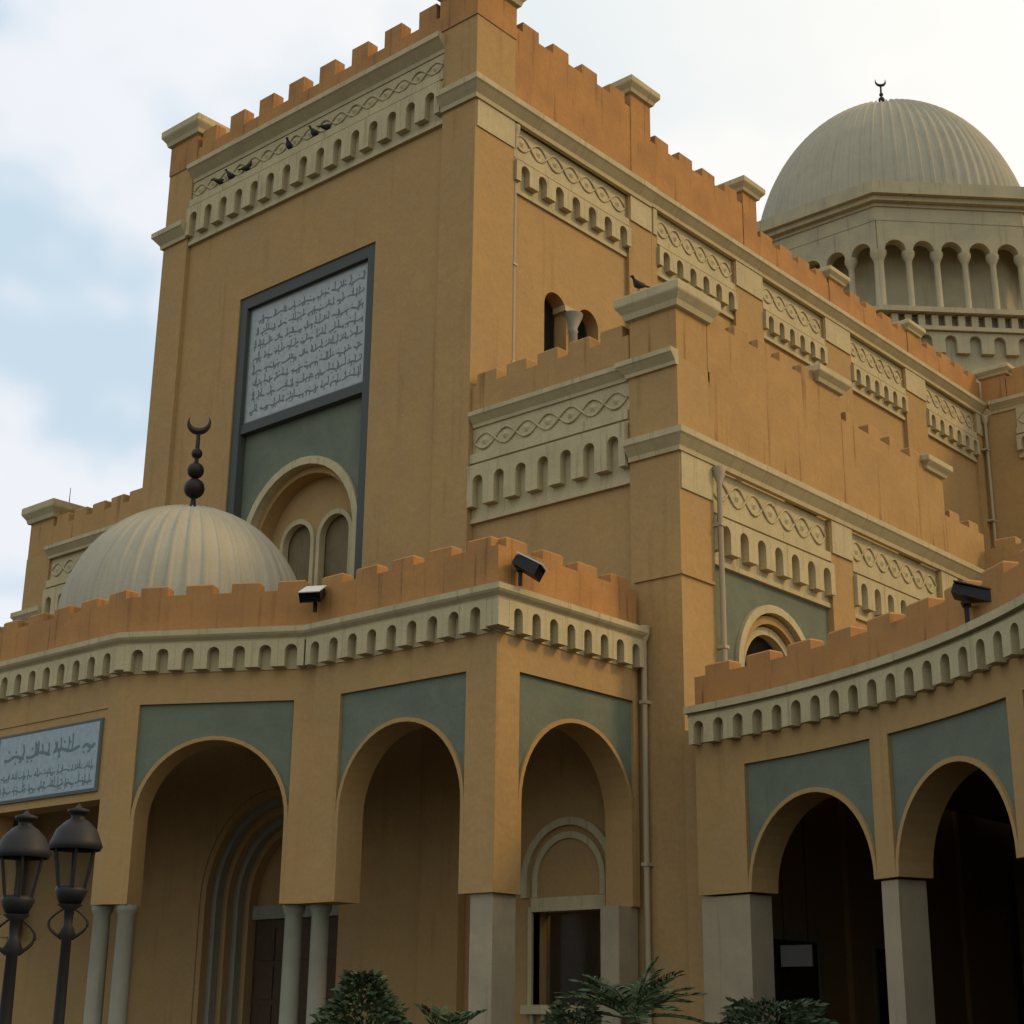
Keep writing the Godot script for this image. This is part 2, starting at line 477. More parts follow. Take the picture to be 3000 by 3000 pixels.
# ------------------------------------------------------------------ the main tower
func build_tower() -> void:
	var t := thing("main_tower", "tall square ochre tower with crenellated parapet and tall dark-framed inscription niche", "tower", Vector3(26.2, 0, AXIS))
	var f := frame(22.9, -33.05, 0, 1)                 # facade, 11.6 m long
	var c := 5.85
	var s := begin()
	# wall: recessed field between the corner pilasters, with the niche and the portal opening
	box(s, 1.05, 3.36, 9.4, 21.9, -1.2, -0.12)
	box(s, 8.34, 10.55, 9.4, 21.9, -1.2, -0.12)
	box(s, 3.36, 8.34, 17.66, 21.9, -1.2, -0.12)
	arcade(s, 1.05, 10.55, -EYE, 9.4, -1.2, -0.12, [[c, 2.4, 2.6]])
	obj("wall", s, mats.wall, t, f)
	s = begin()
	box(s, 24.12, 29.58, 0, 21.6 + EYE, -33.0, -24.2)
	box(s, 24.27, 29.58, 20.7 + EYE, 21.0 + EYE, -24.197, -21.8)
	obj("core_wall", s, mats.wall, t)
	# corner pilasters, carried up to the caps
	for a in [[0.0, 1.05], [10.55, 11.6]]:
		s = begin()
		box(s, a[0], a[1], -EYE, 22.4, -1.35, 0.0)
		obj("corner_pilaster", s, mats.wall, t, f)
	# the lower cornice returns round the pilasters; the upper one spans between them
	for path in [[Vector2(24.25, -33.05), Vector2(22.9, -33.05), Vector2(22.9, -32.0)], [Vector2(22.9, -22.5), Vector2(22.9, -21.45), Vector2(29.55, -21.45)]]:
		s = begin()
		sweep(s, path, cornice_profile(20.15, 20.62, 0.26))
		obj("cornice", s, mats.cream, t)
	s = begin()
	sweep(s, [Vector2(23.02, -32.0), Vector2(23.02, -22.5)], cornice_profile(21.85, 22.3, 0.34))
	obj("cornice", s, mats.cream, t)
	frieze(t, f * Transform3D(Basis(), Vector3(0, 0, -0.06)), 1.055, 10.545, 21.84, 21.28, 19.93, 15)
	parapet(t, f, 1.05, 10.55, 22.3, 22.85, 0.5, 8, 0.58)
	pier(t, 22.87, 24.25, -33.05, -31.85, 22.4, 23.3, 0.62)
	pier(t, 22.87, 24.25, -22.65, -21.43, 22.4, 23.3, 0.62)
	# niche: dark frame bars, grey field, cream arch and twin lights
	s = begin()
	box(s, 3.36, 3.64, 9.4, 17.66, -1.19, -0.16)
	box(s, 8.06, 8.34, 9.4, 17.66, -1.19, -0.16)
	box(s, 3.64, 8.06, 17.34, 17.66, -1.19, -0.16)
	box(s, 3.64, 8.06, 13.92, 14.17, -1.19, -0.2)
	obj("niche_frame", s, mats.frame, t, f)
	s = begin()
	arcade(s, 3.64, 8.06, 9.4, 13.92, -0.62, -0.4, [[c, 2.0, 10.75]])
	obj("niche_field", s, mats.panel, t, f)
	s = begin()
	ring(s, c, 1.9, 2.09, 10.75, 9.4, -0.7, -0.32)
	var niche := obj("niche_arch", s, mats.cream, t, f)
	s = begin()
	ring(s, c, 1.74, 1.9, 10.75, 9.4, -0.98, -0.56)
	obj("inner_moulding", s, mats.wall, niche, f)
	s = begin()
	arcade(s, c - 2.0, c + 2.0, 9.4, 13.0, -1.1, -0.96, [[c - 0.66, 0.56, 10.95], [c + 0.66, 0.56, 10.95]])
	var win := obj("twin_window", s, mats.wall, t, f)
	for e in [-0.66, 0.66]:
		s = begin()
		ring(s, c + e, 0.5, 0.62, 10.95, 9.4, -1.08, -0.9, 14)
		obj("window_arch", s, mats.cream, win, f)
		s = begin()
		box(s, c + e - 0.55, c + e + 0.55, 9.4, 11.6, -1.14, -1.12)
		obj("shutter", s, mats.shutter, win, f)
	# portal inside the loggia: stepped archivolts, tympanum, lintel, door
	s = begin()
	box(s, c - 2.4, c + 2.4, 2.3, 5.1, -1.19, -1.1)
	var portal := obj("portal", s, mats.wall, t, f)
	for i in 5:
		s = begin()
		ring(s, c, 2.22 - 0.17 * i, 2.39 - 0.17 * i, 2.6, -EYE, -1.09, -0.14 - 0.18 * i)
		obj("archivolt", s, mats.stone if i % 2 else mats.wall, portal, f)
	s = begin()
	box(s, c - 1.52, c + 1.52, 2.25, 2.55, -1.09, -0.95)
	obj("lintel", s, mats.stone, portal, f)
	for e in [-1.0, 0.0]:
		s = begin()
		box(s, c + e * 1.5 + 0.01, c + e * 1.5 + 1.49, -EYE + 0.35, 2.24, -1.12, -1.06)
		for row in 4:
			for col in 2:
				var px: float = c + e * 1.5 + 0.12 + col * 0.66
				box(s, px, px + 0.58, -1.1 + row * 0.82, -0.4 + row * 0.82, -1.059, -1.03)
		obj("door_leaf", s, mats.door, portal, f)
	# side wall: bay with band, corbel table and twin windows above the aisle roof
	var g := frame(22.9, -21.45, 1, 0)
	side_band(t, g, [[0.0, 1.35, true], [5.75, 6.7]], [[1.35, 5.75, 7]], 20.15, 19.45, 18.4)
	s = begin()
	box(s, 1.35, 5.75, 16.9, 18.4, -0.5, -0.121)
	arcade(s, 1.35, 5.75, 13.2, 16.9, -0.5, -0.121, [[3.0, 0.4, 16.0], [4.22, 0.4, 16.0]])
	box(s, 1.35, 5.75, 8.0, 13.2, -0.5, -0.121)
	obj("side_wall", s, mats.wall, t, g)
	s = begin()
	lathe(s, g * Vector3(3.61, 0, -0.1), [Vector2(0.1, 13.2), Vector2(0.1, 15.55), Vector2(0.14, 15.62), Vector2(0.1, 15.66), Vector2(0.24, 15.98), Vector2(0.25, 16.06)], 14)
	var col := obj("window_column", s, mats.stone, t)
	s = begin()
	box(s, 3.3, 3.92, 16.06, 16.2, -0.45, -0.07)
	obj("impost", s, mats.cream, col, g)
	for e in [3.0, 4.22]:
		s = begin()
		box(s, e - 0.42, e + 0.42, 13.2, 16.42, -0.47, -0.46)
		obj("window_pane", s, mats.glass, t, g)
	parapet(t, g, 1.35, 5.9, 20.62, 22.75, 0.32, 4, 0.6)
	pier(t, 28.75, 29.6, -22.3, -21.43, 20.62, 23.15, 0.5, 0.2)
	drainpipe(t, 24.32, -21.5, 8, 20.1, 0, 1)

# pilasters, recessed bays, band, ledge and corbel tables along a side wall; bays are [from, to, arches]
func side_band(parent: Node3D, g: Transform3D, pilasters: Array, bays: Array, top: float, ledge: float, foot: float) -> void:
	for a in pilasters:
		var s := begin()
		if a.size() < 3:                               # a third entry marks a corner whose pilaster is built with the facade
			box(s, a[0], a[1], foot - 12.0 if foot > 15.0 else -EYE, top, -0.5, -0.01)
			obj("pilaster", s, mats.wall, parent, g)
		s = begin()
		box(s, a[0] + 0.04, a[1] - 0.02, ledge, top - 0.003, -0.009, 0.03)
		obj("pilaster_block", s, mats.cream, parent, g)
	for b in bays:
		frieze(parent, g * Transform3D(Basis(), Vector3(0, 0, -0.1)), b[0], b[1], top - 0.003, ledge, foot, b[2])

# ------------------------------------------------------------------ the nave behind the tower
func build_nave() -> void:
	var t := thing("nave", "long ochre nave wall stepping down behind the tower towards the great dome", "nave", Vector3(39.0, 0, AXIS))
	var g := frame(29.6, -21.45, 1, 0)
	var s := begin()
	box(s, 29.61, 60.0, 0, 20.3 + EYE, -33.05, -21.6)
	obj("wall", s, mats.wall, t)
	var piers := [[3.85, 5.25], [8.6, 10.12], [13.55, 14.95], [18.6, 19.14]]
	var bays := [[0.24, 3.85, 6], [5.25, 8.6, 6], [10.12, 13.55, 6], [14.95, 18.6, 6]]
	side_band(t, g, [[0.01, 0.24]] + piers, bays, 20.2, 19.45, 18.4)
	s = begin()
	sweep(s, [Vector2(29.56, -21.46), Vector2(48.7, -21.46)], cornice_profile(20.2, 20.62, 0.25))
	obj("cornice", s, mats.cream, t)
	parapet(t, g, 0.0, 4.35, 20.62, 22.15, 0.3, 4, 0.6)
	pier(t, 34.0, 34.7, -22.2, -21.45, 20.62, 22.55, 0.48, 0.2)
	parapet(t, g, 5.1, 19.14, 20.62, 21.45, 0.26, 14, 0.62)
	for x in [38.6, 43.5]:
		pier(t, x, x + 0.8, -22.2, -21.42, 20.62, 21.6, 0.4, 0.18)
	drainpipe(t, 48.62, -21.3, 10.0, 20.15, 1, 1)

# ------------------------------------------------------------------ the aisle blocks either side of the tower
func build_aisle(near: bool) -> void:
	var z0 := -21.45 if near else -38.35
	var t := thing("aisle_block", "lower ochre side block with stained parapet, wall friezes and grey arched window panel" if near else "shorter ochre side block half hidden behind the small ribbed dome", "building", Vector3(26, 0, z0 + 2.6), "aisle blocks beside the tower")
	var f := frame(22.97, z0, 0, 1)                    # facade, 5.35 m long
	var p0 := 0.0 if near else 1.15                    # the outer corner pilaster is on the far side of the tower
	var p1 := 4.2 if near else 5.35
	var pa := 4.2 if near else 0.0
	var s := begin()
	if near:
		# facade wall with the square window under the loggia
		box(s, 0.01, 1.75, -EYE, 2.05, -0.6, -0.12)
		box(s, 3.5, 4.2, -EYE, 2.05, -0.6, -0.12)
		box(s, 1.75, 3.5, -EYE, 0.4, -0.6, -0.12)
		box(s, 0.01, 4.2, 2.05, 12.2, -0.6, -0.12)
	else:
		box(s, 1.15, 5.34, -EYE, 12.2, -0.6, -0.12)
	obj("wall", s, mats.wall, t, f)
	s = begin()
	var from := 29.6 if near else 23.6
	box(s, from, 48.7, 0, 10.2 + EYE, z0 + 0.02, z0 + 5.1)
	if near:
		box(s, 23.58, 29.597, 10.0 + EYE, 10.3 + EYE, z0 + 0.02, z0 + 4.9)
		box(s, 23.58, 29.597, 0, 10.0 + EYE, z0 + 0.02, z0 + 0.12)
		box(s, 23.58, 29.597, 0.01, 0.3, z0 + 0.125, z0 + 4.85)
	obj("core_wall", s, mats.wall, t)
	s = begin()
	box(s, pa, pa + 1.15, -EYE, 12.3, -1.1, 0.0)
	obj("corner_pilaster", s, mats.wall, t, f)
	s = begin()
	sweep(s, [Vector2(22.97, z0 + p0), Vector2(22.97, z0 + p1)] if not near else [Vector2(23.05, z0 + 0.02), Vector2(23.05, z0 + 4.2), Vector2(22.965, z0 + 4.2), Vector2(22.965, z0 + 5.36)], cornice_profile(12.1, 12.42, 0.2))
	obj("cornice", s, mats.cream, t)
	frieze(t, f * Transform3D(Basis(), Vector3(0, 0, -0.07)), p0 + 0.005, p1 - 0.03, 12.1, 11.48, 9.97, 7)
	parapet(t, f, p0 + 0.01, p1, 12.42, 13.05, 0.28, 5, 0.55, 0.34, mats.aisle)
	pier(t, 22.97, 24.0, z0 + pa + 0.03, z0 + pa + 1.15, 12.3, 13.3, 0.6, 0.22, mats.aisle)
	if not near:
		s = begin()
		sweep(s, [Vector2(24.0, z0), Vector2(22.97, z0), Vector2(22.97, z0 + 1.15)], cornice_profile(10.32, 10.75, 0.2))
		obj("cornice", s, mats.cream, t)
		s = begin()
		tube(s, [Vector3(23.9, 13.6 + EYE, z0 + 0.35), Vector3(23.9, 14.6 + EYE, z0 + 0.35)], 0.02, 0.008, 6)
		obj("lightning_rod", s, mats.iron, t)
		return
	# window seen through the loggia
	s = begin()
	box(s, 1.66, 1.75, 0.3, 2.14, -0.3, -0.06)
	box(s, 3.5, 3.59, 0.3, 2.14, -0.3, -0.06)
	box(s, 1.75, 3.5, 2.05, 2.3, -0.3, -0.04)
	var w := obj("window_frame", s, mats.cream, t, f)
	s = begin()
	box(s, 1.6, 3.65, 0.24, 0.4, -0.3, 0.06)
	obj("sill", s, mats.cream, w, f)
	s = begin()
	box(s, 1.75, 3.5, 0.4, 2.05, -0.5, -0.49)
	obj("pane", s, mats.glass, w, f)
	for i in 7:
		s = begin()
		lathe(s, f * Vector3(1.8 + i * 0.275, 0, -0.04), [Vector2(0.03, -0.85), Vector2(0.05, -0.5), Vector2(0.065, -0.35), Vector2(0.03, -0.1), Vector2(0.045, 0.1), Vector2(0.045, 0.235)], 8)
		obj("baluster", s, mats.stone, w)
	s = begin()
	ring(s, 2.62, 0.98, 1.12, 2.62, 2.31, -0.12, -0.03)
	ring(s, 2.62, 0.74, 0.86, 2.62, 2.31, -0.12, -0.06)
	obj("blind_arch", s, mats.cream, t, f)
	s = begin()
	arcade(s, 1.9, 3.34, 2.31, 3.34, -0.119, -0.1, [])
	# side wall along the aisle
	var g := frame(22.97, z0 + 5.35, 1, 0)
	side_band(t, g, [[0.0, 1.1, true], [5.48, 6.4], [10.5, 11.4]], [[1.1, 5.48, 7], [6.4, 10.5, 7], [11.4, 13.1, 3]], 10.35, 9.62, 8.42)
	s = begin()
	sweep(s, [Vector2(22.97, z0 + 4.2), Vector2(22.97, z0 + 5.35), Vector2(36.0, z0 + 5.35)], cornice_profile(10.35, 10.76, 0.22))
	obj("cornice", s, mats.cream, t)
	s = begin()
	sweep(s, [Vector2(22.97, z0 + 4.3), Vector2(22.97, z0 + 5.352), Vector2(24.02, z0 + 5.352)], [Vector2(-0.03, 7.92), Vector2(0.04, 7.94), Vector2(0.04, 8.0), Vector2(-0.03, 8.02)])
	obj("string_course", s, mats.wall, t)
	s = begin()
	arcade(s, 1.1, 5.48, 4.98, 8.42, -0.5, -0.15, [[3.33, 1.42, 6.6]])
	var gp := obj("arched_panel", s, mats.panel, t, g)
	for i in 3:
		s = begin()
		ring(s, 3.33, 1.26 - 0.2 * i, 1.42 - 0.2 * i, 6.6, 4.98, -0.5, -0.06 - 0.12 * i)
		obj("arch_moulding", s, mats.cream if i % 2 == 0 else mats.wall, gp, g)
	s = begin()
	box(s, 2.3, 4.4, 4.98, 7.6, -0.49, -0.47)
	obj("pane", s, mats.glass, gp, g)
	s = begin()
	box(s, 1.1, 5.48, -EYE, 4.98, -0.5, -0.12)
	box(s, 6.4, 10.5, -EYE, 8.42, -0.5, -0.12)
	box(s, 11.4, 13.1, -EYE, 8.42, -0.5, -0.12)
	obj("side_wall", s, mats.wall, t, g)
	# doorway behind the curved arcade
	for d in [[2.18, 4.24], [6.45, 8.3]]:
		s = begin()
		box(s, d[0], d[1], -EYE + 0.1, 1.6, -0.11, -0.03)
		var leaf_door := obj("side_door", s, mats.door, t, g)
		s = begin()
		box(s, d[0] - 0.14, d[0] - 0.003, -EYE + 0.1, 1.74, -0.118, 0.0)
		box(s, d[1] + 0.003, d[1] + 0.14, -EYE + 0.1, 1.74, -0.118, 0.0)
		box(s, d[0] - 0.003, d[1] + 0.003, 1.603, 1.74, -0.118, 0.0)
		obj("door_frame", s, mats.stone, leaf_door, g)
	parapet(t, g, 1.05, 5.3, 10.76, 13.42, 0.26, 5, 0.5, 0.34, mats.aisle)
	pier(t, 28.25, 29.2, z0 + 4.4, z0 + 5.352, 10.76, 13.42, 0.45, 0.2, mats.aisle)
	parapet(t, g, 6.25, 10.2, 10.76, 12.88, 0.26, 4, 0.52, 0.34, mats.aisle)
	pier(t, 33.15, 34.0, z0 + 4.5, z0 + 5.352, 10.76, 12.75, 0.42, 0.2, mats.aisle)
	parapet(t, g, 11.05, 13.1, 10.76, 11.85, 0.22, 2, 0.5, 0.34, mats.aisle)
	drainpipe(t, 24.12, -15.98, -EYE, 10.3, 0, 1)
	drainpipe(t, 22.86, -16.9, -EYE, 7.05, -1, 0)

# ------------------------------------------------------------------ transept and side chapel behind
func build_transept() -> void:
	var t := thing("transept", "tall transept wall in shade standing behind the nave beside the dome", "transept", Vector3(54, 0, -20))
	var s := begin()
	box(s, 48.75, 60.2, 0, 20.2 + EYE, -44.0, -10.5)
	obj("wall", s, mats.wall, t)
	s = begin()
	sweep(s, [Vector2(48.76, -21.1), Vector2(48.76, -10.5)], cornice_profile(20.2, 20.62, 0.25))
	obj("cornice", s, mats.cream, t)
	var f := frame(48.76, -21.42, 0, 1)
	frieze(t, f * Transform3D(Basis(), Vector3(0, 0, 0.06)), 1.2, 9.6, 20.2, 19.45, 18.4, 14)
	parapet(t, f, 0.9, 10.9, 20.62, 21.45, 0.26, 9, 0.62)
	pier(t, 48.76, 49.66, -21.4, -20.5, 20.62, 21.55, 0.42, 0.2)
	t = thing("side_chapel", "low ochre chapel wall between the aisle parapet and curved arcade", "chapel", Vector3(40, 0, -10))
	s = begin()
	box(s, 36.05, 48.7, 0, 11.0 + EYE, -16.04, -4.0)
	obj("wall", s, mats.wall, t)
	f = frame(36.05, -16.04, 0, 1)
	parapet(t, f, 0.0, 12.0, 11.003, 11.45, 0.22, 12, 0.55, 0.34, mats.aisle)

# ------------------------------------------------------------------ the great dome
func ribbed_dome(parent: Node3D, at: Vector3, r: float, h: float, ribs: int, rib: float, foot: float) -> void:
	var s := begin()
	var prof := []
	for i in 29:
		var a := PI / 2 * i / 28.0
		prof.append(Vector2(maxf(r * cos(a), 0.0), h * sin(a)))
	prof.insert(0, Vector2(r, -foot))
	lathe(s, at, prof, 96)
	var shell := obj("dome_shell", s, mats.dome, parent)
	s = begin()
	s.set_smooth_group(1)
	var wd := TAU * r / ribs * 0.24
	for i in 22:
		var a0 := PI / 2 * i / 22.6
		var a1 := PI / 2 * (i + 1) / 22.6
		var row := func(a: float) -> Array:
			var n := Vector3(h * cos(a), r * sin(a), 0).normalized()
			var p := Vector3(r * cos(a), h * sin(a), 0)
			var k := maxf(cos(a), 0.05)
			return [p - n * 0.02 + Vector3(0, 0, -wd * k), p + n * rib * (0.35 + 0.65 * k), p - n * 0.02 + Vector3(0, 0, wd * k)]
		var lo: Array = row.call(a0)
		var hi: Array = row.call(a1)
		quad(s, lo[0], lo[1], hi[1], hi[0])
		quad(s, lo[1], lo[2], hi[2], hi[1])
	var mesh := mesh_of(s)
	for i in ribs:
		inst("rib", mesh, mats.dome, shell, Transform3D(Basis(Vector3.UP, TAU * (i + 0.5) / ribs), at))

func finial(parent: Node3D, at: Vector3, k: float, balls: Array) -> void:
	# balls: [height, radius]; a crescent lies open to the sky on top
	var s := begin()
	var prof := [Vector2(0.17 * k, -0.15), Vector2(0.16 * k, 0.0), Vector2(0.07 * k, 0.18 * k)]
	for b in balls:
		prof.append(Vector2(0.05 * k, b[0] - b[1]))
		for i in 7:
			var a := -PI / 2 + PI * (i + 1) / 8.0
			prof.append(Vector2(maxf(b[1] * cos(a), 0.05 * k), b[0] + b[1] * sin(a)))
		prof.append(Vector2(0.05 * k, b[0] + b[1]))
	var top: float = balls[-1][0] + balls[-1][1] + 0.32 * k
	prof.append(Vector2(0.045 * k, top))
	prof.append(Vector2(0.0, top + 0.02))
	lathe(s, at, prof, 14)
	var p := obj("finial", s, mats.metal, parent)
	s = begin()
	var c := at + Vector3(0, top + 0.27 * k, 0)
	var pts := []
	var side := Vector3(0.66, 0, 0.75)                # the plane of the crescent
	for i in 21:
		var a := deg_to_rad(-90 - 128) + deg_to_rad(256) * i / 20.0
		pts.append(a)
	for i in 20:
		for e in 4:
			var t0 := TAU * e / 4
			var t1 := TAU * (e + 1) / 4
			var v := func(j: int, t: float) -> Vector3:
				var thick := 0.085 * k * sin(PI * clampf(j / 20.0, 0.02, 0.98))
				var d: Vector3 = side * cos(pts[j]) + Vector3.UP * sin(pts[j])
				return c + d * (0.27 * k - thick + thick * cos(t)) + side.cross(Vector3.UP) * (sin(t) * thick * 0.5)
			quad(s, v.call(i, t0), v.call(i, t1), v.call(i + 1, t1), v.call(i + 1, t0))
	obj("crescent", s, mats.metal, p)

func build_great_dome() -> void:
	var cx := 54.4
	var t := thing("great_dome", "great pale ribbed dome on an arcaded octagonal drum behind the nave", "dome", Vector3(cx, 0, AXIS))
	ribbed_dome(t, Vector3(cx, 29.9 + EYE, AXIS), 5.5, 7.15, 76, 0.14, 0.1)
	finial(t, Vector3(cx, 37.05 + EYE, AXIS), 0.9, [[0.42, 0.26], [0.86, 0.14], [1.12, 0.09]])
	var ap := 6.7
	var oct := func(a: float) -> Array:
		var o := []
		for i in 9:
			var w := -TAU * (i + 0.5) / 8.0
			o.append(Vector2(cx + a / cos(PI / 8) * cos(w), AXIS + a / cos(PI / 8) * sin(w)))
		return o
	var closed := func(a: float) -> Array: return oct.call(a).slice(0, 8)
	var s := begin()
	slab(s, closed.call(6.9), 19.5, 23.84)
	slab(s, closed.call(7.22), 23.843, 24.0)
	var base := obj("drum_base", s, mats.drum, t)
	s = begin()
	slab(s, closed.call(6.82), 24.003, 24.5)
	obj("base_band", s, mats.drum, t)
	s = begin()
	slab(s, closed.call(7.3), 24.503, 24.7)
	obj("gallery_sill", s, mats.drum, t)
	s = begin()
	slab(s, closed.call(5.55), 24.703, 28.4)
	obj("drum_wall", s, mats.drum, t)
	s = begin()
	slab(s, closed.call(6.72), 28.403, 28.95)
	obj("drum_frieze", s, mats.drum, t)
	for a in [[6.78, 28.953, 29.1], [6.98, 29.103, 29.3], [7.16, 29.303, 29.8], [6.4, 29.803, 29.98]]:
		s = begin()
		slab(s, closed.call(a[0]), a[1], a[2])
		obj("drum_cornice", s, mats.drum, t)
	s = begin()
	lathe(s, Vector3(cx, EYE, AXIS), [Vector2(5.9, 29.98), Vector2(5.9, 30.12), Vector2(5.76, 30.16), Vector2(5.76, 30.34), Vector2(5.4, 30.4)], 64, false)
	obj("dome_ring", s, mats.dome, t)
	var o: Array = oct.call(ap)
	for i in 8:
		var d: Vector2 = o[i + 1] - o[i]
		var f := frame(o[i].x, o[i].y, d.x, d.y)
		var len := d.length()
		var pitch := (len - 0.3) / 5.0
		var arches := []
		for k in 5:
			arches.append([0.15 + pitch * (k + 0.5), pitch * 0.37, 27.25])
		s = begin()
		arcade(s, 0.02, len - 0.02, 27.24, 28.4, -0.42, 0.0, arches)
		var face := obj("gallery_arches", s, mats.drum, t, f)
		for k in 6:
			s = begin()
			lathe(s, f * Vector3(clampf(0.15 + pitch * k, 0.15, len - 0.15), 0, -0.2), [Vector2(0.2, 24.71), Vector2(0.2, 24.85), Vector2(0.13, 24.95), Vector2(0.115, 26.8), Vector2(0.13, 26.86), Vector2(0.24, 27.1), Vector2(0.24, 27.24)], 10)
			obj("column", s, mats.drum, face)
		if i in [0, 1, 2, 3, 4, 5, 6, 7]:
			corbel_row(base, f * Transform3D(Basis(), Vector3(0, 0, 0.2)), 0.1, len - 0.1, 23.82, 6, 0.8, 0.2, "base_arch", mats.drum)
			for k in 11:
				s = begin()
				box(s, 0.1 + (len - 0.2) * (k + 0.25) / 11, 0.1 + (len - 0.2) * (k + 0.75) / 11, 24.04, 24.46, 0.122, 0.42)
				obj("dentil", s, mats.drum, base, f)

# ------------------------------------------------------------------ the loggia round the entrance
const L_PATH := [Vector2(22.9, -37.35), Vector2(19.0, -37.35), Vector2(19.0, -32.75), Vector2(17.2, -29.54), Vector2(17.2, -24.86), Vector2(19.0, -21.65), Vector2(19.0, -17.05), Vector2(22.86, -17.05)]

func twin_columns(parent: Node3D, xf: Transform3D, s0: float, s1: float, top: float) -> void:
	for x in [s0, s1]:
		var s := begin()
		lathe(s, xf * Vector3(x, 0, -0.3), [Vector2(0.24, -1.3), Vector2(0.24, -1.18), Vector2(0.2, -1.1), Vector2(0.17, -1.05), Vector2(0.155, top - 0.16), Vector2(0.18, top - 0.13), Vector2(0.2, top - 0.05), Vector2(0.2, top)], 18)
		obj("column", s, mats.stone, parent)

# a bay: pier, recessed grey spandrel panel with its arch lining
func bay(parent: Node3D, xf: Transform3D, a: float, b: float, top: float, foot: float, spring: float, th: float, n := 1) -> void:
	var c := (a + b) / 2
	var r := (b - a) / 2 - 0.075
	var s := begin()
	arcade(s, a, b, spring, top, -th + 0.05, -0.06, [[c, r + 0.03, spring]], n)
	obj("spandrel", s, mats.panel, parent, xf)
	s = begin()
	ring(s, c, r, r + 0.073, spring, foot, -th, 0.0, 24)
	obj("arch_lining", s, mats.wall, parent, xf)

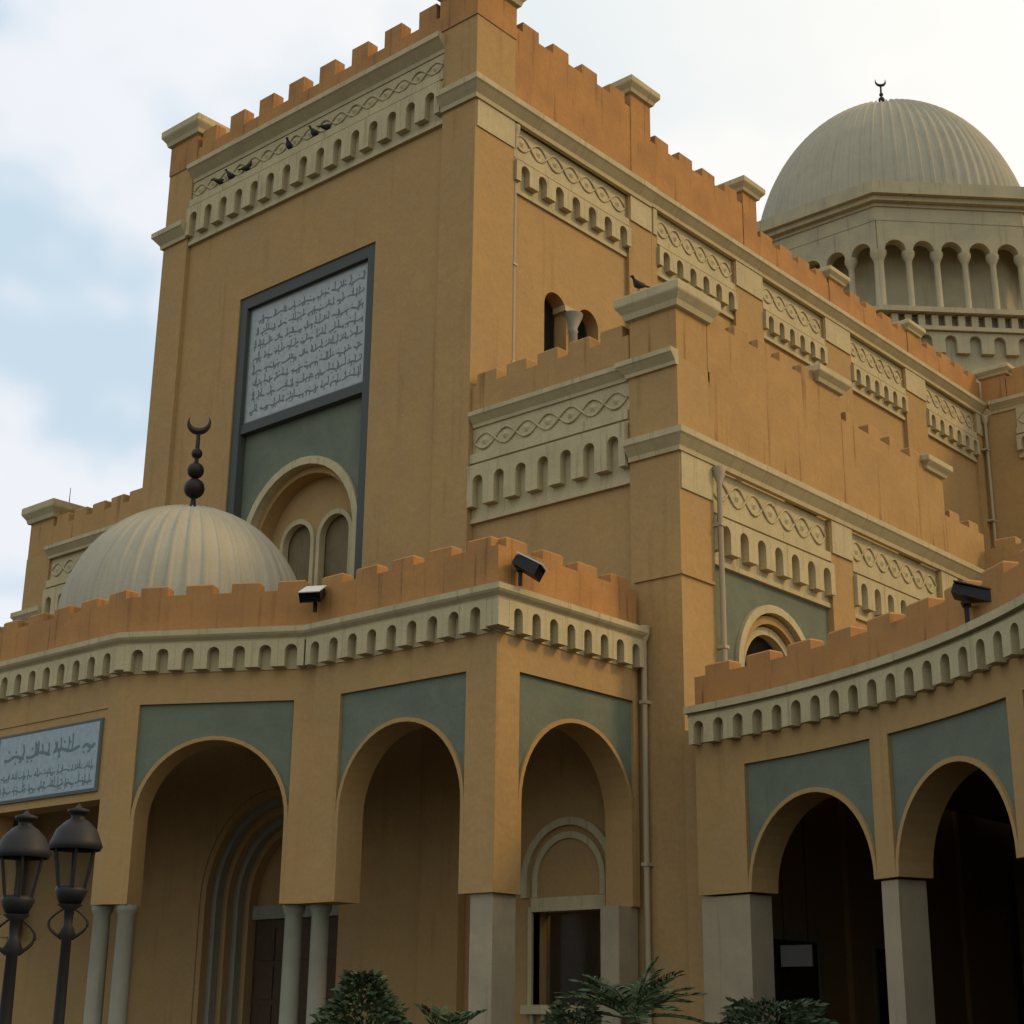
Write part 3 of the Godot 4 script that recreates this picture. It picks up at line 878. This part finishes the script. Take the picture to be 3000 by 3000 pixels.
func build_loggia() -> void:
	var t := thing("entrance_loggia", "ochre entrance loggia with grey spandrels, round arches and corbel frieze", "loggia", Vector3(20.5, 0, AXIS))
	var th := 0.6
	var top := 5.66
	var foot := 2.03
	var spring := 3.52
	var panels := [[0.14, 3.32], [0.68, 3.75], [0.28, 3.32], [0.42, 4.26], [0.36, 3.4], [0.85, 3.92], [0.58, 3.72]]
	var s := begin()
	sweep(s, L_PATH, [Vector2(-th, top), Vector2(0.0, top), Vector2(0.0, 6.74), Vector2(-th, 6.74)])
	obj("beam", s, mats.wall, t)
	s = begin()
	sweep(s, L_PATH, [Vector2(0.002, 6.24), Vector2(0.02, 6.24), Vector2(0.02, 6.74), Vector2(0.002, 6.74)])
	var fr := obj("frieze", s, mats.cream, t)
	s = begin()
	sweep(s, L_PATH, [Vector2(-0.3, 7.003), Vector2(0.0, 7.003), Vector2(0.0, 7.75), Vector2(-0.3, 7.75)])
	var par := obj("parapet", s, mats.parapet, t)
	for i in 7:
		var a: Vector2 = L_PATH[i]
		var b: Vector2 = L_PATH[i + 1]
		var f := frame(a.x, a.y, (b - a).x, (b - a).y)
		var len := (b - a).length()
		var pa: float = panels[i][0]
		var pb: float = panels[i][1]
		if i == 3:
			s = begin()
			box(s, 0.4, len - 0.4, 3.95, top - 0.003, -th + 0.04, -0.02)
			obj("lintel", s, mats.wall, t, f)
		else:
			bay(t, f, pa, pb, top - 0.003, foot, spring, th)
		# corbel table under the cornice
		corbel_row(fr, f * Transform3D(Basis(), Vector3(0, 0, 0.02)), 0.07, len - 0.07, 6.76, roundi(len / 0.5), 0.5, 0.18, "corbel_arch")
		# crenellated parapet
		var nm := roundi(len / 0.92)
		for k in nm:
			inst("merlon", merlon_mesh(0.55, 0.2, 0.28), mats.parapet, par, f * Transform3D(Basis(Vector3.BACK, rng.randf_range(-0.012, 0.012)), Vector3(len * (k + 0.5) / nm, 7.75, -0.01)))
	for i in [1, 3, 4, 6]:
		var path := [L_PATH[i].move_toward(L_PATH[i - 1], 0.068), L_PATH[i], L_PATH[i].move_toward(L_PATH[i + 1], 0.068)]
		s = begin()
		sweep(s, path, [Vector2(0.02, 6.26), Vector2(0.2, 6.3), Vector2(0.2, 6.744), Vector2(0.02, 6.744)])
		obj("corner_corbel", s, mats.cream, fr)
	# piers: at each corner one pier goes round it
	for i in 8:
		var path := []
		if i > 0:
			path.append(L_PATH[i - 1].move_toward(L_PATH[i], panels[i - 1][1]))
		path.append(L_PATH[i])
		if i < 7:
			path.append(L_PATH[i].move_toward(L_PATH[i + 1], panels[i][0]))
		s = begin()
		sweep(s, path, [Vector2(-th, foot), Vector2(0.0, foot), Vector2(0.0, top), Vector2(-th, top)])
		obj("pier", s, mats.wall, t)
	s = begin()
	sweep(s, L_PATH, [Vector2(-0.3, 6.745), Vector2(0.15, 6.745), Vector2(0.17, 6.8), Vector2(0.24, 6.86), Vector2(0.27, 6.9), Vector2(0.27, 7.0), Vector2(-0.3, 7.0)])
	obj("cornice", s, mats.cream, t)
	# roof and floor
	var inside := [Vector2(22.8, -37.1), Vector2(19.25, -37.1), Vector2(19.25, -32.7), Vector2(17.45, -29.5), Vector2(17.45, -24.9), Vector2(19.25, -21.7), Vector2(19.25, -17.3), Vector2(22.8, -17.3)]
	s = begin()
	slab(s, inside, 6.35, 6.7)
	obj("ceiling", s, mats.roof, t)
	s = begin()
	slab(s, inside, -EYE + 0.02, -EYE + 0.3)
	obj("floor_slab", s, mats.floor, t)
	# supports under the imposts
	for i in range(1, 7):
		var p: Vector2 = L_PATH[i]
		var a := (L_PATH[i] - L_PATH[i - 1] as Vector2).normalized()
		var b := (L_PATH[i + 1] - L_PATH[i] as Vector2).normalized()
		var d := (a + b).normalized()
		var f := frame(p.x, p.y, d.x, d.y)
		if i == 1 or i == 6:
			s = begin()
			box(s, -0.0 + p.x + 0.07, p.x + 0.62, 0.3, foot + EYE - 0.003, minf(p.y, p.y - 0.62 * signf(p.y + 27.2)) + 0.07, maxf(p.y, p.y - 0.62 * signf(p.y + 27.2)) - 0.07)
			var shaft := obj("corner_shaft", s, mats.shaft, t)
			s = begin()
			box(s, p.x + 0.02, p.x + 0.66, 0.3, 0.62, minf(p.y, p.y - 0.64 * signf(p.y + 27.2)) + 0.02, maxf(p.y, p.y - 0.64 * signf(p.y + 27.2)) - 0.02)
			obj("plinth", s, mats.shaft, shaft)
		else:
			twin_columns(t, f, -0.28, 0.28, foot - 0.003)
	for x in [22.3]:
		s = begin()
		box(s, 22.3, 22.84, 0.3, foot + EYE - 0.003, -17.5, -17.1)
		obj("wall_shaft", s, mats.shaft, t)

# ------------------------------------------------------------------ the curved arcade
const ARC_C := Vector2(7.388, -17.279)
const ARC_R := 14.82
const ARC_A := 0.1376

func on_arc(p: Vector3) -> Vector3:
	var a := ARC_A + p.x / ARC_R
	var r := ARC_R - p.z
	return Vector3(ARC_C.x + r * cos(a), p.y + EYE, ARC_C.y + r * sin(a))

func arc_frame(x: float) -> Transform3D:
	var a := ARC_A + x / ARC_R
	var p := on_arc(Vector3(x, 0, 0))
	return frame(p.x, p.z, -sin(a), cos(a))

func build_arcade() -> void:
	var t := thing("curved_arcade", "concave ochre arcade with grey spandrels sweeping out towards the plaza", "arcade", Vector3(21, 0, -11))
	var th := 0.6
	var top := 4.14
	var foot := 2.1
	var spring := 2.13
	var last := 14.6
	var bays := [[1.08, 4.0], [4.42, 7.34], [7.76, 10.68], [11.1, 14.02]]
	var piers := [[-0.02, 1.08], [4.0, 4.42], [7.34, 7.76], [10.68, 11.1], [14.02, 14.6]]
	bent = true
	var s := begin()
	box(s, -0.02, last, top, 5.02, -th, 0.0, 40)
	obj("beam", s, mats.wall, t)
	for b in bays:
		bay(t, Transform3D.IDENTITY, b[0], b[1], top - 0.003, foot, spring, th, 8)
	for p in piers:
		s = begin()
		box(s, p[0], p[1], foot, top, -th, 0.0, 3)
		obj("pier", s, mats.wall, t)
		s = begin()
		var q0: float = p[0] + 0.02
		var q1: float = p[1] - 0.02
		box(s, q0, q1, -EYE + 0.02, foot - 0.03, -th + 0.06, -0.05, 3)
		obj("shaft", s, mats.shaft, t)
	s = begin()
	box(s, 0.0, last, 4.6, 5.02, 0.002, 0.02, 40)
	var fr := obj("frieze", s, mats.cream, t)
	s = begin()
	box(s, -0.05, last, 5.023, 5.08, -0.3, 0.15, 40)
	box(s, -0.05, last, 5.083, 5.2, -0.3, 0.25, 40)
	obj("cornice", s, mats.cream, t)
	s = begin()
	box(s, -0.02, last, 5.203, 5.75, -0.34, -0.02, 40)
	var par := obj("parapet", s, mats.parapet, t)
	bent = false
	var mesh := corbel_arch(0.459, 0.46, 0.115, 0.26, 0.18)
	for i in 31:
		inst("corbel_arch", mesh, mats.cream, fr, arc_frame(0.25 + i * 0.46) * Transform3D(Basis(), Vector3(0, 5.02, 0.022)))
	for i in 15:
		inst("merlon", merlon_mesh(0.56, 0.19, 0.3), mats.parapet, par, arc_frame(0.5 + i * 0.96) * Transform3D(Basis(), Vector3(0, 5.75, -0.03)))
	# roof over the passage, and the short wall that ties the arcade to the aisle
	var outline := []
	for i in 16:
		var p := on_arc(Vector3(last * i / 15.0, 0, -0.35))
		outline.append(Vector2(p.x, p.z))
	outline.append(Vector2(36.2, -4.35))
	outline.append(Vector2(36.2, -16.15))
	outline.append(Vector2(23.0, -16.15))
	s = begin()
	slab(s, outline, 4.72, 5.0)
	obj("ceiling", s, mats.roof, t)
	s = begin()
	box(s, 22.75, 23.1, 0, 5.0 + EYE, -15.97, -15.2)
	obj("return_wall", s, mats.wall, t)
	s = begin()
	box(s, 14.3, 36.04, 0, 4.9 + EYE, -4.5, -4.2)
	obj("end_wall", s, mats.wall, t)

# ------------------------------------------------------------------ the small dome over the loggia
func build_small_dome() -> void:
	var at := Vector3(20.2, 8.0 + EYE, AXIS)
	var t := thing("loggia_dome", "small pale ribbed dome with dark crescent finial above the loggia parapet", "dome", Vector3(20.2, 7.0 + EYE, AXIS))
	var s := begin()
	lathe(s, at, [Vector2(2.66, -1.3), Vector2(2.66, -0.3), Vector2(2.76, -0.25), Vector2(2.76, -0.1), Vector2(2.6, -0.05)], 64, false)
	obj("drum", s, mats.dome, t)
	ribbed_dome(t, at, 2.58, 2.72, 44, 0.07, 0.3)
	finial(t, Vector3(20.2, 10.7 + EYE, AXIS), 1.0, [[0.56, 0.235], [0.98, 0.19], [1.38, 0.125]])

# ------------------------------------------------------------------ tablets
func tablet(called: String, label: String, xf: Transform3D, w: float, h: float, m: Material, thick: float) -> void:
	var t := thing(called, label, "inscription", xf * Vector3(w / 2, 0, 0))
	var s := begin()
	box(s, -0.02, w + 0.02, -0.02, h + 0.02, -thick, 0.0)
	obj("slab", s, mats.panel, t, xf)
	var plane := QuadMesh.new()
	plane.size = Vector2(w, h)
	inst("script", plane, m, t, xf * Transform3D(Basis(), Vector3(w / 2, h / 2, 0.004)))

# ------------------------------------------------------------------ floodlights
func floodlight(label: String, at: Vector3, turn: float, k: float, lid: Material = null, flat := 1.0) -> void:
	var t := thing("floodlight", label, "floodlight", at, "floodlights on the parapets")
	var xf := Transform3D(Basis(Vector3.UP, turn), at)
	var s := begin()
	box(s, -0.03, 0.03, -0.25, 0.02, -0.03, 0.03)
	box(s, -0.12 * k, 0.12 * k, -0.005, 0.02, -0.06, 0.06)
	obj("bracket", s, mats.iron, t, xf)
	var tilt := xf * Transform3D(Basis(Vector3.RIGHT, 0.5 * flat).scaled_local(Vector3(k, k * flat, k / flat)), Vector3(0, 0.14 * k, 0))
	s = begin()
	quad(s, Vector3(-0.2, 0.1, -0.1), Vector3(0.2, 0.1, -0.1), Vector3(0.26, 0.12, 0.42), Vector3(-0.26, 0.12, 0.42))
	quad(s, Vector3(-0.2, -0.08, -0.1), Vector3(-0.26, -0.12, 0.42), Vector3(0.26, -0.12, 0.42), Vector3(0.2, -0.08, -0.1))
	quad(s, Vector3(-0.2, -0.08, -0.1), Vector3(-0.2, 0.1, -0.1), Vector3(-0.26, 0.12, 0.42), Vector3(-0.26, -0.12, 0.42))
	quad(s, Vector3(0.2, -0.08, -0.1), Vector3(0.26, -0.12, 0.42), Vector3(0.26, 0.12, 0.42), Vector3(0.2, 0.1, -0.1))
	quad(s, Vector3(-0.2, -0.08, -0.1), Vector3(0.2, -0.08, -0.1), Vector3(0.2, 0.1, -0.1), Vector3(-0.2, 0.1, -0.1))
	obj("housing", s, mats.iron, t, tilt)
	s = begin()
	box(s, -0.25, 0.25, 0.125, 0.15, -0.1, 0.46)
	obj("lid", s, lid if lid else mats.pale, t, tilt)
	s = begin()
	quad(s, Vector3(-0.24, -0.11, 0.4), Vector3(-0.24, 0.11, 0.4), Vector3(0.24, 0.11, 0.4), Vector3(0.24, -0.11, 0.4))
	obj("lens", s, mats.glass, t, tilt)

# ------------------------------------------------------------------ street lamps
func street_lamp(label: String, at: Vector3, h: float, k: float) -> void:
	# h: height of the lantern's middle; k: scale of the lantern
	var t := thing("street_lamp", label, "street lamp", at, "lantern posts before the loggia")
	var s := begin()
	var neck := h - 0.36 * k
	lathe(s, at, [Vector2(0.2, 0), Vector2(0.2, 0.1), Vector2(0.13, 0.18), Vector2(0.12, 0.7), Vector2(0.15, 0.76), Vector2(0.065, 0.9), Vector2(0.05, neck - 0.35), Vector2(0.09, neck - 0.3), Vector2(0.045, neck - 0.2), Vector2(0.05, neck - 0.06), Vector2(0.12 * k, neck), Vector2(0.0, neck + 0.005)], 14)
	obj("post", s, mats.iron, t)
	# cage: base cup, six bars, glass, domed hood with a knob
	var c := at + Vector3(0, h, 0)
	s = begin()
	lathe(s, c, [Vector2(0.0, -0.35 * k), Vector2(0.1 * k, -0.35 * k), Vector2(0.15 * k, -0.24 * k), Vector2(0.13 * k, -0.2 * k), Vector2(0.0, -0.2 * k)], 12)
	for i in 6:
		var a := TAU * i / 6
		var b0 := c + Vector3(0.13 * cos(a), -0.22, 0.13 * sin(a)) * k
		b0.y = c.y - 0.22 * k
		var b1 := c + Vector3(0.2 * k * cos(a), 0.14 * k, 0.2 * k * sin(a))
		tube(s, [b0, b1], 0.013 * k, 0.013 * k, 5)
	obj("cage", s, mats.iron, t)
	s = begin()
	lathe(s, c, [Vector2(0.12 * k, -0.2 * k), Vector2(0.185 * k, 0.13 * k)], 6, false)
	obj("glass", s, mats.glass, t)
	s = begin()
	lathe(s, c, [Vector2(0.23 * k, 0.13 * k), Vector2(0.25 * k, 0.16 * k), Vector2(0.23 * k, 0.21 * k), Vector2(0.19 * k, 0.31 * k), Vector2(0.11 * k, 0.39 * k), Vector2(0.06 * k, 0.42 * k), Vector2(0.07 * k, 0.46 * k), Vector2(0.1 * k, 0.47 * k), Vector2(0.1 * k, 0.5 * k), Vector2(0.03 * k, 0.52 * k), Vector2(0.0, 0.56 * k)], 18)
	obj("hood", s, mats.iron, t)
	for e in [-1.0, 1.0]:
		s = begin()
		var pts := []
		for i in 13:
			var a := PI * 1.35 * i / 12.0
			pts.append(at + Vector3(e * (0.05 + 0.13 * k * sin(a * 0.74)) * 0.75, neck - 0.34 + 0.3 * i / 12.0, e * (0.05 + 0.13 * k * sin(a * 0.74)) * 0.66))
		tube(s, pts, 0.018, 0.01, 6)
		obj("scroll_bracket", s, mats.iron, t)

# ------------------------------------------------------------------ plants
func leaf_material(c: Color) -> StandardMaterial3D:
	var m := plain(c, 0.75)
	m.vertex_color_use_as_albedo = true
	m.albedo_color = Color.WHITE
	m.backlight_enabled = true
	m.backlight = Color(0.02, 0.03, 0.01)
	m.cull_mode = BaseMaterial3D.CULL_DISABLED
	return m

func leaf(s: SurfaceTool, at: Vector3, dir: Vector3, long: float, wide: float, col: Color) -> void:
	var side := dir.cross(Vector3(rng.randf_range(-1, 1), rng.randf_range(-0.3, 1), rng.randf_range(-1, 1))).normalized() * wide / 2
	var k := rng.randf_range(0.7, 1.35)
	s.set_color(Color(col.r * k, col.g * k, col.b * k))
	var m := at + dir * long * 0.5 - Vector3(0, long * 0.04, 0)
	tri(s, at, m + side, m - side)
	tri(s, m - side, m + side, at + dir * long - Vector3(0, long * 0.14, 0))

func shrub(called: String, label: String, at: Vector3, h: float, w: float, n: int, col: Color, size: float, cone: float) -> void:
	var t := thing(called, label, "shrub", at, "shrubs before the building")
	var s := begin()
	for i in 7:
		var a := TAU * i / 7 + rng.randf()
		var tip := at + Vector3(cos(a) * w * 0.3, h * rng.randf_range(0.5, 0.85), sin(a) * w * 0.3)
		tube(s, [at + Vector3(cos(a), 0, sin(a)) * 0.05, at.lerp(tip, 0.5) + Vector3(rng.randf_range(-0.05, 0.05), 0, rng.randf_range(-0.05, 0.05)), tip], 0.03, 0.008, 5)
	obj("stem", s, plain(Color(0.05, 0.035, 0.02), 0.9), t)
	s = begin()
	for i in n:
		var y := pow(rng.randf(), 0.8)
		var r := w / 2 * (1.0 - pow(y, 1.5) * cone) * sqrt(rng.randf_range(0.2, 1.0)) * (1.0 + 0.25 * sin(y * 17.0 + rng.randf() * 2.0))
		var a := rng.randf() * TAU
		var p := at + Vector3(cos(a) * r, 0.12 + y * (h - 0.15), sin(a) * r)
		var d := (Vector3(cos(a), rng.randf_range(-0.2, 1.1), sin(a)) + Vector3(rng.randf_range(-0.6, 0.6), 0, rng.randf_range(-0.6, 0.6))).normalized()
		leaf(s, p, d, size * rng.randf_range(0.7, 1.4), size * 0.42, col)
	obj("foliage", s, leaf_material(col), t)

func fan_palm(called: String, label: String, at: Vector3, stem: float, fronds: int, long: float, blade: float, col: Color) -> void:
	var t := thing(called, label, "palm", at, "young palms before the building")
	var s := begin()
	lathe(s, at, [Vector2(0.12, 0), Vector2(0.1, stem * 0.5), Vector2(0.11, stem), Vector2(0.0, stem + 0.08)], 10)
	obj("trunk", s, plain(Color(0.07, 0.05, 0.03), 0.95), t)
	var m := leaf_material(col)
	for i in fronds:
		s = begin()
		var a := TAU * i / fronds * 2.4 + rng.randf() * 0.4
		var lift := rng.randf_range(0.1, 1.3)
		var d := Vector3(cos(a) * cos(lift), sin(lift), sin(a) * cos(lift))
		var pts := []
		for k in 9:
			var q := k / 8.0
			pts.append(at + Vector3(0, stem, 0) + d * long * q - Vector3(0, q * q * long * 0.32, 0))
		s.set_color(col)
		tube(s, pts, 0.014, 0.004, 4)
		for k in range(2, 9):
			var along: Vector3 = (pts[k] - pts[k - 1]).normalized()
			var side := along.cross(Vector3.UP).normalized()
			for e in [-1.0, 1.0]:
				for j in 2:
					var at2: Vector3 = pts[k].lerp(pts[k - 1], j * 0.5)
					leaf(s, at2, (along * 0.75 + side * e + Vector3(0, 0.25, 0)).normalized(), blade * (1.1 - 0.06 * k), 0.035, col)
		obj("frond", s, m, t)

# ------------------------------------------------------------------ pigeons on the ledge
func pigeon(label: String, at: Vector3, turn: float, mesh: ArrayMesh) -> void:
	var o := inst(numbered("pigeon"), mesh, mats.bird, self, Transform3D(Basis(Vector3.UP, turn), at))
	tag(o, label, "pigeon", "pigeons on the mouldings")

func pigeon_mesh() -> ArrayMesh:
	var s := begin()
	s.set_smooth_group(1)
	# rings along the body from tail to beak: [forward, up, half width, half height]
	var rings := [[-0.26, 0.12, 0.03, 0.006], [-0.16, 0.13, 0.035, 0.015], [-0.1, 0.13, 0.06, 0.05], [0.0, 0.13, 0.085, 0.08], [0.07, 0.15, 0.075, 0.085], [0.1, 0.2, 0.05, 0.06], [0.11, 0.25, 0.038, 0.045], [0.13, 0.285, 0.036, 0.036], [0.16, 0.285, 0.022, 0.022], [0.19, 0.275, 0.006, 0.006]]
	var n := 10
	for i in rings.size() - 1:
		for k in n:
			var v := func(r: Array, t: float) -> Vector3: return Vector3(r[2] * cos(t), r[1] + r[3] * sin(t), -r[0])
			var t0 := TAU * k / n
			var t1 := TAU * (k + 1) / n
			quad(s, v.call(rings[i], t0), v.call(rings[i], t1), v.call(rings[i + 1], t1), v.call(rings[i + 1], t0))
	s.set_smooth_group(-1)
	for e in [-0.03, 0.03]:
		box(s, e - 0.006, e + 0.006, 0.0, 0.07, -0.006, 0.006)
	return mesh_of(s)

# ------------------------------------------------------------------ sky
func make_sky(sun: Vector3) -> Sky:
	var w := 1024
	var h := 512
	var n := FastNoiseLite.new()
	n.seed = 5
	n.frequency = 1.5
	n.fractal_octaves = 5
	n.fractal_gain = 0.55
	var im := Image.create(w, h, false, Image.FORMAT_RGBF)
	for y in h:
		var lat := PI / 2 - PI * (y + 0.5) / h
		for x in w:
			var lon := TAU * (x + 0.5) / w
			var d := Vector3(sin(lon) * cos(lat), sin(lat), -cos(lon) * cos(lat))
			var up := maxf(d.y, 0.0)
			var p := Vector3(d.x, 0.0, d.z) / (up + 0.35) * 2.2
			var cl := n.get_noise_3d(p.x, 0.0, p.z) + 0.35 * n.get_noise_3d(p.x * 3.1, 7.0, p.z * 3.1)
			var cover := smoothstep(-0.4, 0.2, cl)
			var glow := maxf(d.dot(sun), 0.0)
			var blue := Color(0.60, 0.76, 0.90).lerp(Color(0.72, 0.84, 0.92), pow(1.0 - up, 3.0))
			var white := Color(0.93, 0.96, 1.02)
			var c := blue.lerp(white, cover)
			var k := 0.93 + 0.22 * pow(glow, 1.3)
			var veil := smoothstep(0.0, 0.55, glow)
			c = c.lerp(Color(1.03, 1.0, 0.93), veil * 0.9)
			if d.y < 0.0:
				c = c.lerp(Color(0.16, 0.15, 0.14), clampf(-d.y * 12.0, 0.0, 1.0))
				k = lerpf(k, 1.0, clampf(-d.y * 12.0, 0.0, 1.0))
			im.set_pixel(x, y, Color(c.r * k, c.g * k, c.b * k))
	var m := PanoramaSkyMaterial.new()
	m.panorama = ImageTexture.create_from_image(im)
	var sky := Sky.new()
	sky.sky_material = m
	return sky

func _ready() -> void:
	rng.seed = 7
	# camera
	var cam := Camera3D.new()
	cam.name = "camera"
	add_child(cam)
	cam.fov = 35.873
	cam.near = 0.1
	cam.far = 2000.0
	cam.position = Vector3(0, EYE, 0)
	cam.basis = Basis(Vector3.UP, deg_to_rad(-48.591)) * Basis(Vector3.RIGHT, deg_to_rad(18.059)) * Basis(Vector3.BACK, deg_to_rad(0.721))
	cam.current = true
	# sky, sun, exposure
	var sun_to := Vector3(0.45, 0.62, 0.62).normalized()
	var env := Environment.new()
	env.background_mode = Environment.BG_SKY
	env.sky = make_sky(sun_to)
	env.tonemap_mode = Environment.TONE_MAPPER_LINEAR
	env.tonemap_exposure = 1.0
	env.sdfgi_enabled = true
	env.ssao_enabled = true
	env.ssil_enabled = true
	var we := WorldEnvironment.new()
	we.name = "world_environment"
	we.environment = env
	add_child(we)
	var sun := DirectionalLight3D.new()
	sun.name = "sun"
	sun.light_color = Color(1.0, 0.80, 0.48)
	sun.light_energy = 0.5
	sun.light_angular_distance = 10.0
	sun.shadow_enabled = true
	add_child(sun)
	sun.look_at_from_position(sun_to * 50.0, Vector3.ZERO, Vector3.UP)

	make_materials()
	# ground
	var s := begin()
	box(s, -400, 400, -0.3, 0, -400, 400)
	var ground := obj("ground", s, mats.ground, self)
	ground.set_meta("kind", "structure")

	build_tower()
	build_nave()
	build_aisle(true)
	build_aisle(false)
	build_transept()
	build_great_dome()
	build_loggia()
	build_arcade()
	build_small_dome()

	# tablets with script
	var rows := []
	for i in 8:
		rows.append([0.125 + i * 0.112, 0.085])
	var big := inscription(1024, 748, rows, Color(0.30, 0.33, 0.31), Color(0.085, 0.11, 0.10), Color(0.16, 0.19, 0.18), 3)
	tablet("inscription_panel", "large grey tablet with rows of script in the tower niche", frame(22.9, -33.05, 0, 1) * Transform3D(Basis(), Vector3(3.66, 14.19, -0.28)), 4.38, 3.13, big, 0.3)
	var low := inscription(1024, 392, [[0.36, 0.26], [0.66, 0.13], [0.86, 0.16]], Color(0.25, 0.32, 0.34), Color(0.08, 0.13, 0.14), Color(0.05, 0.06, 0.06), 9)
	tablet("inscription_panel", "blue grey tablet with large script on the loggia above the lanterns", frame(17.2, -29.54, 0, 1) * Transform3D(Basis(), Vector3(0.62, 4.13, 0.03)), 3.5, 1.34, low, 0.045)

	floodlight("floodlight with white lid on the loggia corner beside the square shaft", Vector3(19.35, 7.32 + EYE, -16.86), 0.5, 0.9)
	floodlight("floodlight with white lid on the loggia parapet below the small dome", Vector3(18.86, 7.5 + EYE, -21.45), -1.1, 0.8)
	floodlight("long dark floodlight on top of the curved arcade parapet", on_arc(Vector3(6.75, 5.5, 0.12)), 0.35, 1.05, mats.iron, 0.65)

	street_lamp("dark lantern post with hooded glass lantern below the blue tablet", Vector3(7.95, 0, -12.8), 1.26 + EYE, 1.0)
	street_lamp("taller dark lantern post beside the twin columns of the loggia", Vector3(9.55, 0, -14.4), 1.55 + EYE, 1.12)

	shrub("conical_shrub", "dark conical shrub in front of the middle loggia arch", Vector3(12.4, 0, -13.0), 2.15, 1.5, 4200, Color(0.045, 0.07, 0.03), 0.11, 0.75)
	fan_palm("young_palm", "small spiky palm beside the conical shrub", Vector3(13.4, 0, -12.7), 1.35, 16, 0.75, 0.22, Color(0.05, 0.078, 0.032))
	fan_palm("young_palm", "taller palm with long fronds before the drainpipe", Vector3(15.2, 0, -11.5), 1.7, 22, 1.0, 0.26, Color(0.055, 0.085, 0.035))
	shrub("round_shrub", "small dark shrub below the loggia window beside the taller palm", Vector3(14.75, 0, -11.95), 1.9, 1.0, 2000, Color(0.05, 0.07, 0.03), 0.1, 0.5)
	shrub("low_shrub", "broad dark shrub before the first curved arch", Vector3(16.8, 0, -10.6), 1.95, 1.9, 4000, Color(0.042, 0.065, 0.028), 0.11, 0.4)

	# white notice hung beside the dark door behind the arcade
	var nt := thing("notice_sign", "small white notice hanging before the dark doorway behind the curved arcade", "sign", Vector3(25.42, 2.7, -15.5))
	s = begin()
	box(s, 25.4, 25.43, 2.7, 3.07, -15.82, -15.18)
	obj("board", s, mats.pale, nt)
	s = begin()
	for z in [-15.75, -15.25]:
		tube(s, [Vector3(25.415, 3.07, z), Vector3(25.415, 4.7 + EYE, z)], 0.008, 0.008, 5)
	obj("hanger", s, mats.iron, nt)

	# pigeons on the ledge of the tower frieze
	var pm := pigeon_mesh()
	pigeon("dark pigeon perched on the pier cap at the corner of the aisle block", Vector3(22.86, 13.86 + EYE, -16.9), 1.1, pm)
	var spots := [2.3, 2.75, 3.4, 5.1, 6.05, 6.5]
	for i in spots.size():
		pigeon("dark pigeon perched on the ledge of the tower frieze", frame(22.9, -33.05, 0, 1) * Vector3(spots[i], 21.285, 0.0), rng.randf_range(0, TAU), pm)
